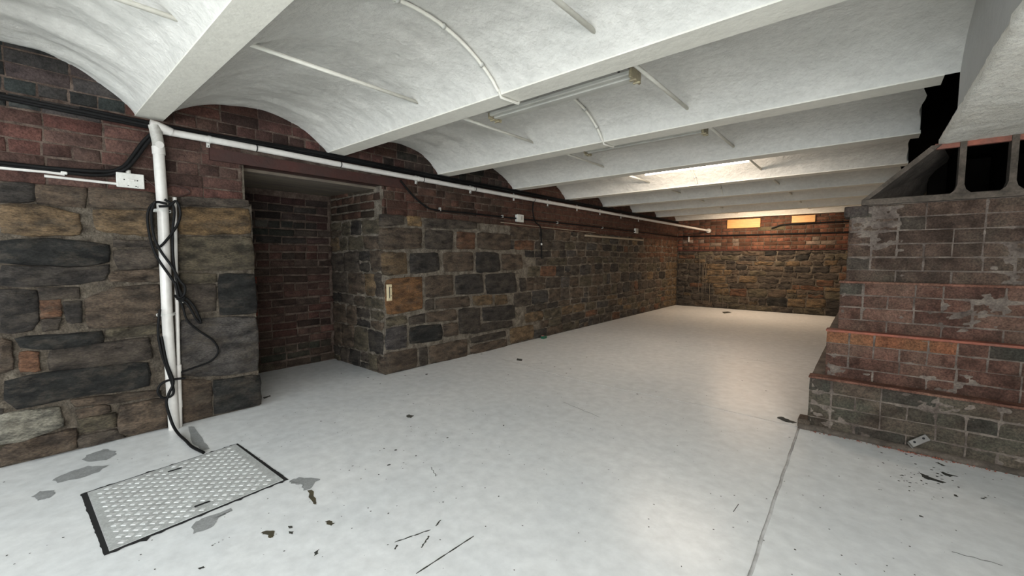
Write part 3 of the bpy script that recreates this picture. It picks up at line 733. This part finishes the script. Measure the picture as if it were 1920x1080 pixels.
cable('power_cable', 'second black cable just below the one sloping beside the switch box', [(.018, -1.3, 1.532), (.016, .10, 1.537), (.016, .28, 1.538), (.02, .37, 1.552), (.035, .44, 1.592), (.04, .485, 1.655), (.04, .55, 1.77), (.035, .62, 1.86)], .009)
cable('power_cable', 'black cable drooping from the pipe and running on at mid height along the wall', [(.02, 2.33, 1.79), (.02, 2.47, 1.668), (.02, 2.62, 1.580), (.018, 2.75, 1.556), (.016, 3.12, 1.562), (.016, 4.02, 1.565), (.016, 5.69, 1.575), (.016, 7.66, 1.572), (.016, 9.70, 1.568)], .0095)
cable('power_cable', 'thin dark cable hanging down the wall beside the small square socket', [(.02, 4.344, 1.803), (.02, 4.334, 1.686), (.022, 4.38, 1.554), (.028, 4.497, 1.471), (.03, 4.511, 1.261), (.03, 4.525, 1.07)], .008)
tag(MB().tube([(.032, 4.510, 1.275), (.032, 4.512, 1.25)], .011, 8).build('cable_cleat', M['fitting'], None, True), 'tiny white cleat holding the hanging cable on the stones', 'cleat')
for y, where in ((2.80, 'just after its droop from the pipe'), (3.75, 'short of the small square socket'), (4.9, 'beyond the hanging cable'), (6.2, 'above the start of the wooden strip')):
    tag(MB().cbox(-.004, .030, y-.007, y+.007, 1.552, 1.588, .003).build('cable_clip', M['lamp_grey'], None), 'small grey clip pinning the black wall cable '+where, 'clip', 'clips on the wall cable')
cable('cord', 'slim pale cord lying along the joint between brick and stone', [(.018, 3.72, 1.498), (.018, 4.36, 1.491), (.020, 5.11, 1.484), (.022, 5.96, 1.483)], .005, M['strip'], None)
cx = .088
tangle = [
 ('black cable loop hanging over the upper pipe clip, widest of the tangle', [(.609, 1.405), (.553, 1.406), (.518, 1.34), (.52, 1.215), (.546, 1.089), (.608, .959), (.649, .874), (.668, .823), (.651, .851), (.627, 1.024), (.628, 1.219), (.643, 1.382), (.60, 1.43)], cx),
 ('black cable loop hanging over the upper pipe clip, inner left strand', [(.553, 1.412), (.533, 1.341), (.537, 1.216), (.565, 1.121), (.616, 1.024), (.649, .941), (.674, .896), (.666, .846), (.639, .838), (.627, .925)], cx+.008),
 ('black cable crossing over the pipe from right to left below the upper clip', [(.570, 1.385), (.623, 1.395), (.655, 1.425), (.672, 1.35), (.645, 1.262), (.579, 1.16), (.545, 1.136)], cx+.004),
 ('black cable loop sagging on the stones right of the pipe', [(.634, .84), (.682, .827), (.726, .765), (.753, .683), (.758, .655), (.736, .678), (.691, .786), (.640, .823)], .045),
 ('thin black cable bowing far out over the stones right of the pipe', [(.629, .846), (.664, .786), (.687, .681), (.746, .604), (.819, .53), (.846, .453), (.804, .395), (.716, .369), (.640, .352)], .040),
 ('black cable knotted around the lower part of the pipe', [(.548, .767), (.533, .638), (.542, .506), (.567, .385), (.59, .262), (.575, .222), (.536, .225), (.515, .264), (.527, .304), (.559, .323), (.601, .324), (.650, .32)], cx),
]
for lab, pts, x in tangle:
    cable('hanging_cable', lab, flat(pts, x), .0062 if 'thin' in lab else .0072, group='tangled black cables on the pipe')
cable('hanging_cable', 'black cable running from the knot down across the floor to the metal cover',
      [(cx, .547, .60), (cx, .564, .436), (cx+.004, .59, .313), (cx, .566, .241), (cx, .552, .187), (cx+.01, .562, .105), (.13, .572, .045), (.20, .582, .012), (.34, .588, .008), (.462, .59, .008), (.60, .612, .008)], .0080, group='tangled black cables on the pipe')
cable('thin_wire', 'thin brown wires looping out behind the pipe above the stones', [(.015, .518, 1.556), (.015, .57, 1.51), (.015, .594, 1.49), (.015, .647, 1.526), (.015, .714, 1.521), (.015, .743, 1.495), (.015, .712, 1.474), (.015, .657, 1.455)], .004, M['brown_wire'], None)

# ---- sockets, plates and strips on the left wall
so1 = thing('socket', 'small square white socket on the brickwork where the black cables cross', 'socket', (0, 4.06, 1.568))
box_front('back_box', so1, 0, .035, 0, 0, .120, .085, .004, M['fitting'])
box_front('socket_plate', so1, .035, .041, 0, 0, .128, .092, .003, M['fitting'])
box_front('rocker', so1, .041, .048, .02, .005, .022, .045, .002, M['pvc_grey'])
so2 = thing('socket', 'small white socket box further along the wall above the pale wooden strip', 'socket', (0, 7.50, 1.585))
box_front('back_box', so2, 0, .035, 0, 0, .125, .085, .004, M['fitting'])
box_front('socket_plate', so2, .035, .040, 0, 0, .10, .07, .003, M['lamp_grey'])
st = tag(MB().cbox(-.004, .038, 5.65, 7.80, 1.408, 1.436, .003).build('wooden_strip', M['strip']), 'long pale wooden strip fixed along the top of the stone wall', 'strip')
pl = thing('door_catch_plate', 'narrow cream slotted plate on the orange stone at the alcove corner', 'plate', (.0, 2.192, .762))
box_front('plate', pl, -.012, .026, 0, 0, .048, .150, .003, M['cream'])
box_front('slot', pl, .0255, .0275, -.003, .002, .007, .105, .001, M['hole'])
for z in (-.030, .045): MB().tube([(.026, .012, z), (.0285, .012, z)], .004, 8).build('screw', M['hole'], pl)
gb = thing('small_box', 'tiny dark green box lying on the floor against the long stone wall', 'box', (.060, 4.537, 0))
MB().cbox(-.025, .025, -.038, .038, 0, .034, .003).build('case', M['green'], gb)
MB().cbox(-.022, .006, -.034, .006, .034, .040, .002).build('label_patch', M['pinkish'], gb)

# ---- far wall fittings
for x0, x1, z0, z1, lab in ((1.03, 1.64, 1.705, 1.885, 'larger plywood board with knotty grain high on the far brick wall'), (2.173, 2.543, 1.764, 1.896, 'smaller plywood board high on the far brick wall near the brick pier')):
    tag(MB().cbox(x0, x1, 9.755, 9.792, z0, z1, .002).build('plywood_board', M['plywood']), lab, 'board', 'plywood boards on the far wall')
tag(tubeobj('power_cable', [(.02, 9.765, 1.566), (1.5, 9.765, 1.560), (3.0, 9.765, 1.551), (4.2, 9.765, 1.545)], .013, M['black'], None, 8, 3), 'black cable stretched level across the whole far wall', 'cable', 'black cables')
tag(tubeobj('power_cable', [(1.84, 9.765, 1.672), (1.92, 9.765, 1.700), (2.03, 9.765, 1.735), (2.5, 9.765, 1.742), (3.03, 9.765, 1.748), (4.2, 9.765, 1.75)], .014, M['black'], None, 8, 4), 'black cable bent down at its end below the smaller plywood board', 'cable', 'black cables')
tag(MB().cbox(.240, .262, 9.76, 9.792, 1.44, 1.56, .003).build('cable_outlet', M['fitting']), 'narrow white outlet on the far wall below the black cable', 'outlet')
mb = MB()
for x, z0, z1 in ((.50, .35, 1.16), (.57, .10, 1.02), (.60, .08, .95), (.64, .30, .98), (.73, .05, .55), (1.0, .05, .42)):
    pts = [(x+.014*noise.noise(Vector((x*9, z*6, 1))), 9.757, z) for z in [z0+(z1-z0)*i/14 for i in range(15)]]
    mb.tube(pts, [.0035+.003*abs(noise.noise(Vector((x, i*.7, 3)))) for i in range(15)], 6)
mb.build('lime_streaks', M['timber'], wf, True, kind='stuff')

# ================================================================== FLUORESCENT FITTINGS AND CEILING CONDUITS
def batten(y, x0, x1, label, lit=False):
    t = thing('fluorescent_batten', label, 'lamp', ((x0+x1)/2, y, 1.945 if not lit else 1.985), 'fluorescent battens on the ceiling'); h = (x1-x0)/2
    # sloping back tray towards the beam
    v = [(-h, -.165, .004), (h, -.165, .004), (h, -.035, .024), (-h, -.035, .024), (-h, -.165, .010), (h, -.165, .010), (h, -.035, .030), (-h, -.035, .030)]
    b = obj('back_tray', v, [(0, 1, 2, 3), (7, 6, 5, 4), (0, 4, 5, 1), (3, 2, 6, 7), (0, 3, 7, 4), (1, 5, 6, 2)], M['lamp_grey'], t)
    for x, yy in ((-h+.06, -.09), (-h*.45, -.12), (.05, -.08), (h*.55, -.12), (h*.9, -.06)):
        z = .024-(-.035-yy)*.154
        MB().tube([(x, yy, z-.003), (x, yy, z+.004)], .006, 8).build('screw_hole', M['hole'], b)
    MB().box(-h, h, -.035, .075, .024, .050).build('channel', M['hole'], t)
    for y0, y1, z0 in ((-.035, -.010, .006), (.002, .032, .000), (.044, .078, .008)):
        MB().cbox(-h, h, y0, y1, z0, .040, .004).build('spine', M['lamp_white'], t)
    for s in (-1, 1):
        e = MB().cbox(s*h-.007, s*h+.007, -.038, .080, -.010, .046, .004).build('end_cap', M['yellowed'], t)
        for yy in (.0, .040): MB().cbox(s*h-.018, s*h+.018, yy-.007, yy+.007, -.016, -.006, .003).build('tube_holder', M['yellowed'], e)
    if lit:
        MB().tube([(-h+.02, .02, -.030), (h-.02, .02, -.030)], .013, 12).build('tube', M['tube'], t, True)
    return t
batten(1.965, 1.52, 2.44, 'unlit grey twin fluorescent batten without tubes under the near part of the ceiling')
batten(3.105, 1.52, 2.44, 'unlit batten mostly hidden behind the beam after the first batten')
batten(4.29, 1.50, 2.50, 'lit batten glowing behind a beam in mid ceiling', True)
batten(8.83, 1.02, 2.34, 'lit batten glowing behind a beam by the far wall', True)
def arch_pts(i, x, a0=0., a1=1., off=.010):
    y0, y1 = BEAMS[i][1], BEAMS[i+1][0]; out = []
    for k in range(25):
        u = a0+(a1-a0)*k/24; y = y0+(y1-y0)*u; out.append((x, y, vault_z(y)-off-.002))
    return out
def ceiling_conduit(label, i, x, a0, a1, tail=None):
    t = thing('ceiling_conduit', label, 'conduit', (x, BEAMS[i][1], 1.95), 'conduits over the vaults')
    pts = [Vector(p)-Vector(t.location) for p in arch_pts(i, x, a0, a1)]
    tubeobj('tube', pts, .0085, M['beam'], t)
    for q in (3, 9, 15, 21):
        p = pts[q]; d = (pts[q+1]-p).normalized()
        MB().tube([p-d*.008, p+d*.008], .0125, 8).build('saddle', M['lamp_white'], t, True)
    if tail: tubeobj('tube', [Vector(p)-Vector(t.location) for p in tail], .0075, M['beam'], t)
    return t
ceiling_conduit('white conduit bent along the first full vault, ending at the unlit batten', 3, 1.86, .05, .985, [(1.86, 1.64, 1.94), (1.86, 1.66, 1.906), (1.87, 1.79, 1.906), (1.87, 1.81, 1.95)])
ceiling_conduit('white conduit bent along the second vault, starting behind the unlit batten', 4, 1.84, .32, .985, [(1.84, 2.775, 1.94), (1.84, 2.80, 1.906), (1.85, 2.93, 1.906), (1.85, 2.97, 1.96)])
ceiling_conduit('white conduit crossing the lamp-lit vault', 6, 1.80, .4, .98)
ceiling_conduit('white conduit crossing the vault just beyond the lamp-lit one', 7, 1.80, .2, .98)

# ================================================================== FLOOR COVER, PATCHES, MARKS
mc = thing('access_cover', 'square painted metal chequer plate cover set in the floor beside the pipes', 'cover', (.94, .465, 0))
c4 = [(.655, .148), (.598, .772), (1.232, .790), (1.272, .158)]
c4 = [(a-.94, b-.465) for a, b in c4]
def inset(poly, d):
    cxy = (sum(p[0] for p in poly)/4, sum(p[1] for p in poly)/4); return [(a+(cxy[0]-a)*d, b+(cxy[1]-b)*d) for a, b in poly]
def ringobj(o_, i_, z, name, material, parent, jag=0):
    v = []; f = []; rj = random.Random(4)
    n = 40
    O = []; I = []
    for k in range(4):
        a, b = o_[k], o_[(k+1) % 4]; c, d = i_[k], i_[(k+1) % 4]
        for q in range(n):
            t = q/n; jj = jag*max(0, rj.gauss(0, 1))*(1 if k in (0, 2) else .25); L = math.hypot(b[0]-a[0], b[1]-a[1])
            nx_, ny_ = -(b[1]-a[1])/L, (b[0]-a[0])/L
            O.append((a[0]+(b[0]-a[0])*t+nx_*jj, a[1]+(b[1]-a[1])*t+ny_*jj, z)); I.append((c[0]+(d[0]-c[0])*t, c[1]+(d[1]-c[1])*t, z))
    v = O+I; N_ = len(O); f = [(k, (k+1) % N_, N_+(k+1) % N_, N_+k) for k in range(N_)]
    return obj(name, v, f, material, parent)
w_out = [(c4[0][0]-.006, c4[0][1]-.014), (c4[1][0]-.004, c4[1][1]+.006), (c4[2][0]+.004, c4[2][1]+.012), (c4[3][0]+.010, c4[3][1]-.008)]
ringobj(w_out, inset(c4, .03), .0012, 'gap', M['hole'], mc, .006)
inn = inset(c4, .022)
MB().prism(inn[::-1] if False else inn, .004, 'z', .0).build('plate', M['cover_base'], mc)
def bil(u, v):
    a, b, c_, d = inn
    return ((a[0]*(1-u)+d[0]*u)*(1-v)+(b[0]*(1-u)+c_[0]*u)*v, (a[1]*(1-u)+d[1]*u)*(1-v)+(b[1]*(1-u)+c_[1]*u)*v)
NT = 11; ro = random.Random(2); treads = 0
for i in range(2*NT):
    for j in range(NT+1):
        u = (i+.5)/(2*NT)*.95+.025; v_ = (j+(.5 if i % 2 else 0))/(NT+.5)*.95+.025
        if not (.03 < u < .97 and .03 < v_ < .97) or treads > 290: continue
        x, y = bil(u, v_); s = .0165; h = .0022
        if math.hypot(x+.23, y) < .03 or math.hypot(x-.23, y) < .03: continue
        a = [(x-s, y, .0035), (x, y-s, .0035), (x+s, y, .0035), (x, y+s, .0035)]; b = [(x-s*.72, y, .0035+h), (x, y-s*.72, .0035+h), (x+s*.72, y, .0035+h), (x, y+s*.72, .0035+h)]
        if treads == 0: pass
        o = MB().add([(p[0]-x, p[1]-y, p[2]-.0035) for p in a+b], [(0, 1, 5, 4), (1, 2, 6, 5), (2, 3, 7, 6), (3, 0, 4, 7), (4, 5, 6, 7)]) if treads == 0 else None
        if treads == 0: tread0 = o.build('tread', M['cover'], mc); t_ = tread0
        else: t_ = tread0.copy(); COL.objects.link(t_)
        t_.parent = mc; t_.location = (x, y, .0035); treads += 1
for x, y in ((-.232, 0), (.232, .005)):
    MB().cbox(x-.006, x+.006, y-.028, y+.028, .0035, .0062, .001).build('lifting_slot', M['hole'], mc)

def patch(poly, z, material, name='bare_patch', parent=fl, jag=.006, seed=0):
    rj = random.Random(seed+5); pts = []
    for k in range(len(poly)):
        a, b = poly[k], poly[(k+1) % len(poly)]
        for q in range(4):
            t = q/4; L = math.hypot(b[0]-a[0], b[1]-a[1]); j = min(jag, L*.12)
            pts.append((a[0]+(b[0]-a[0])*t+rj.uniform(-j, j), a[1]+(b[1]-a[1])*t+rj.uniform(-j, j)))
    c = (sum(p[0] for p in pts)/len(pts), sum(p[1] for p in pts)/len(pts)); n = len(pts)
    return obj(name, [(p[0], p[1], z) for p in pts]+[(c[0], c[1], z)], [(k, (k+1) % n, n) for k in range(n)], material, parent)
PATCHES = [
 ('g',[(0.181,0.168),(0.123,0.199),(0.109,0.264),(0.18,0.306),(0.245,0.295),(0.285,0.257),(0.261,0.198)]),
 ('g',[(0.365,0.055),(0.32,0.117),(0.307,0.184),(0.379,0.253),(0.432,0.213),(0.448,0.146),(0.426,0.075)]),
 ('g',[(0.513,-0.01),(0.476,0.015),(0.509,0.055),(0.538,0.062),(0.584,0.044),(0.579,0.007)]),
 ('g',[(1.309,0.403),(1.284,0.441),(1.299,0.487),(1.295,0.543),(1.316,0.541),(1.334,0.484),(1.386,0.456),(1.38,0.39)]),
 ('g',[(1.255,0.8),(1.253,0.844),(1.288,0.867),(1.356,0.906),(1.362,0.872),(1.4,0.843),(1.398,0.811),(1.328,0.824),(1.293,0.795)]),
 ('y',[(1.405,0.818),(1.413,0.836),(1.523,0.806),(1.546,0.793),(1.527,0.787)]),
 ('y',[(1.694,0.762),(1.702,0.778),(1.734,0.782),(1.742,0.767),(1.721,0.758)]),
 ('y',[(1.572,0.562),(1.575,0.585),(1.606,0.603),(1.632,0.592),(1.639,0.578),(1.603,0.576)]),
 ('d',[(1.611,0.651),(1.622,0.665),(1.638,0.657),(1.627,0.647)]),
 ('d',[(1.648,0.639),(1.662,0.651),(1.677,0.643),(1.664,0.636)]),
 ('d',[(1.842,0.651),(1.837,0.669),(1.858,0.657),(1.863,0.643)]),
 ('d',[(1.613,0.351),(1.619,0.369),(1.63,0.368),(1.625,0.354)]),
 ('d',[(-0.188,1.178),(-0.193,1.241),(-0.158,1.221),(-0.138,1.172)]),
 ('d',[(0.974,1.677),(0.974,1.703),(1.024,1.694),(1.036,1.667),(1.009,1.656)]),
 ('g',[(0.071,0.654),(0.104,0.683),(0.436,0.659),(0.553,0.651),(0.543,0.616),(0.382,0.613)]),
 ('d',[(2.915,3.282),(2.94,3.329),(2.996,3.29),(3.04,3.268),(3.02,3.239),(2.967,3.241)]),
 ('d',[(3.59,2.896),(3.621,2.874),(3.683,2.849),(3.669,2.83),(3.617,2.825),(3.594,2.852)]),
 ('d',[(3.673,2.981),(3.732,2.969),(3.701,2.936),(3.676,2.948)]),
 ('d',[(3.673,3.105),(3.706,3.081),(3.691,3.068),(3.671,3.088)]),
 ('d',[(1.138,9.124),(1.214,9.301),(1.313,9.167),(1.243,8.893)]),
 ('d',[(0.507,3.438),(0.581,3.438),(0.616,3.376),(0.563,3.361)]),
]
SPECKS=[(1.365,1.325,0.015),(1.484,1.202,0.0167),(1.598,1.112,0.0052),(1.524,1.266,0.0084),(1.509,1.356,0.0087),(1.463,1.621,0.0128),(1.597,1.594,0.0061),(1.597,1.979,0.0138),(0.559,3.419,0.0284),(1.885,1.701,0.0088),(1.265,2.03,0.0113),(1.655,1.918,0.0033),(1.61,2.452,0.0117),(1.432,2.546,0.0083),(0.6,4.74,0.0139),(1.991,3.141,0.017),(2.084,3.29,0.0086),(0.852,2.889,0.0148),(0.987,2.718,0.0093),(2.115,1.359,0.0097),(1.35,1.074,0.0083),(1.5,1.035,0.0078),(1.745,0.927,0.0069),(1.775,0.921,0.0068),(1.845,0.962,0.009),(1.431,1.099,0.0055),(1.648,0.869,0.0047),(0.632,1.248,0.0141),(0.728,1.295,0.0105),(-0.562,2.279,0.0165),(0.2,1.964,0.0137),(0.616,1.949,0.0126),(0.819,1.85,0.0119),(1.156,1.58,0.0103),(1.297,1.294,0.0121),(1.405,1.351,0.006),(1.016,1.699,0.0182),(1.53,1.114,0.008),(1.603,1.334,0.0056),(3.239,2.321,0.0073),(3.491,2.121,0.0041),(3.514,2.114,0.006),(3.464,1.99,0.0058),(3.445,1.926,0.0056),(3.321,1.768,0.0073),(3.516,1.93,0.0055),(3.704,2.965,0.008),(3.831,3.04,0.0079),(3.527,2.735,0.0078),(3.354,2.888,0.0058),(3.239,2.889,0.006),(3.03,2.967,0.0097),(2.423,3.458,0.0084),(2.756,3.9,0.0131),(2.545,4.092,0.0142),(1.485,5.5,0.0209),(2.439,4.849,0.0111),(2.012,3.658,0.0095),(2.048,4.082,0.0102),(2.051,4.43,0.0109),(2.492,5.044,0.0114),(2.989,1.576,0.0038),(2.465,1.844,0.0052),(2.127,1.692,0.0055),(0.22,-0.094,0.0077),(1.023,0.061,0.0082),(1.011,-0.079,0.0077),(1.057,-0.025,0.0058),(1.097,-0.061,0.0056),(1.041,0.018,0.004),(1.514,0.42,0.006),(1.511,0.429,0.004),(1.511,0.441,0.004),(1.509,0.455,0.0041),(1.51,0.476,0.0041),(1.513,0.423,0.004),(1.506,0.254,0.0074),(1.888,0.66,0.0039),(1.628,0.601,0.0042),(0.264,2.41,0.0297),(0.144,2.26,0.0196),(-0.055,2.0,0.0192),(0.042,1.995,0.0142),(-0.019,1.777,0.0091),(0.074,3.331,0.024),(1.05,3.967,0.0175),(1.402,3.874,0.0163),(1.231,3.285,0.015),(1.18,3.44,0.0156),(1.015,3.405,0.0212),(0.827,3.439,0.0165),(-0.371,1.914,0.015)]
SCR=[[(2.02,0.874),(2.066,1.012)],[(2.048,1.073),(2.063,1.041)],[(2.121,0.922),(2.091,0.983)],[(2.213,0.829),(2.224,1.096)],[(1.645,2.601),(1.998,2.512)],[(1.669,1.33),(1.761,1.29)],[(2.955,1.922),(2.959,2.001)],[(3.63,2.175),(3.756,2.194)],[(2.053,0.852),(2.041,0.872)]]
PM = {'g': M['patch_grey'], 'y': M['patch_yellow'], 'd': M['patch_dark']}
for k, (c, p) in enumerate(PATCHES): patch(p, .0009, PM[c], seed=k)
rr_ = random.Random(6); chips = MB()
def chip(x, y, r):
    a0 = rr_.uniform(0, 6.3); e = rr_.uniform(.5, .95); n = 7
    pts = [(r*math.cos(t)*rr_.uniform(.7, 1.2), r*e*math.sin(t)*rr_.uniform(.7, 1.2)) for t in [2*math.pi*k/n for k in range(n)]]
    chips.add([(x+p[0]*math.cos(a0)-p[1]*math.sin(a0), y+p[0]*math.sin(a0)+p[1]*math.cos(a0), .0010) for p in pts], [tuple(range(n))])
for x, y, s in SPECKS: chip(x, y, s*.62)
for k in range(520):     # fine dust of chips scattered over the floor
    x, y = rr_.uniform(.3, 4.2), rr_.uniform(.2, 3.1)
    chip(x, y, rr_.uniform(.0014, .0042))
for k in range(60): chip(rr_.gauss(3.62, .10), rr_.gauss(2.85, .14), rr_.uniform(.002, .008))
chips.build('paint_chips', M['patch_dark'], fl, kind='stuff')
for k, (a, b) in enumerate(SCR):
    n = 14; pts = [(a[0]+(b[0]-a[0])*i/n, a[1]+(b[1]-a[1])*i/n+.003*math.sin(i*1.3), .0006) for i in range(n+1)]
    MB().tube(pts, [.0012+.0024*abs(math.sin(i*.9+k)) if k < 4 or k == 8 else .0014 for i in range(n+1)], 6, squash=.3).build('scratch', M['patch_dark'], fl)
seam = [Vector((a, b, .0)) for a, b in [(3.055, 3.16), (3.064, 2.681), (3.072, 2.267), (3.075, 2.047), (3.081, 1.846), (3.087, 1.45), (3.09, .3)]]
MB().tube([p+Vector((.004*noise.noise(p*9), 0, 0)) for p in spline(seam, 8)], .0062, 8, squash=.6).build('floor_joint', M['seam'], fl, True)
s2 = [Vector((a, b, 0)) for a, b in [(0.42, 3.30), (1.41, 3.175), (1.991, 3.19), (2.508, 3.205), (2.753, 3.20), (3.05, 3.185)]]
MB().tube([p for p in spline(s2, 8)], .0045, 6, squash=.4).build('floor_joint', M['seam'], fl, True)
s3 = [Vector((a, b, 0)) for a, b in [(.05, 5.2), (1.5, 5.05), (3.1, 5.0)]]
MB().tube(s3, .004, 6, squash=.3).build('floor_joint', M['seam'], fl, True)

# small bracket leaning on the pier
br = thing('metal_bracket', 'small galvanised bracket with two holes leaning at the foot of the brick pier', 'bracket', (3.605, 3.168, .078))
b0 = MB().cbox(-.045, .045, -.004, .0, -.018, .018, .002).build('plate', M['metal'], br); b0.rotation_euler = (-.12, math.radians(-42), 0)
for x in (-.022, .024): MB().tube([(x, -.006, .003), (x, .0, .003)], .006, 10).build('hole', M['hole'], b0)
b1 = MB().cbox(-.050, -.044, -.030, .002, -.018, .018, .002).build('flange', M['metal'], br); b1.rotation_euler = (-.12, math.radians(-42), 0)
# crumbled mortar along the foot of the pier
rub = MB()
for k in range(150):
    x = min(4.9, max(3.12, rr_.gauss(3.62, .13) if k < 90 else rr_.uniform(3.1, 4.4))); y = 3.165-abs(rr_.gauss(0, .012)); s = rr_.uniform(.002, .007)
    v = [(x+s*rr_.uniform(.6, 1.2)*a, y+s*rr_.uniform(.6, 1.2)*b, max(0, s*c*rr_.uniform(.6, 1.1)+s*.5)) for a, b, c in ((1, 0, 0), (-1, 0, 0), (0, 1, 0), (0, -1, 0), (0, 0, 1), (0, 0, -.5))]
    rub.add(v, [(0, 2, 4), (2, 1, 4), (1, 3, 4), (3, 0, 4), (2, 0, 5), (1, 2, 5), (3, 1, 5), (0, 3, 5)])
tag(rub.build('mortar_crumbs', M['ledge'], kind='stuff'), 'reddish mortar crumbs strewn along the foot of the brick pier', 'rubble')
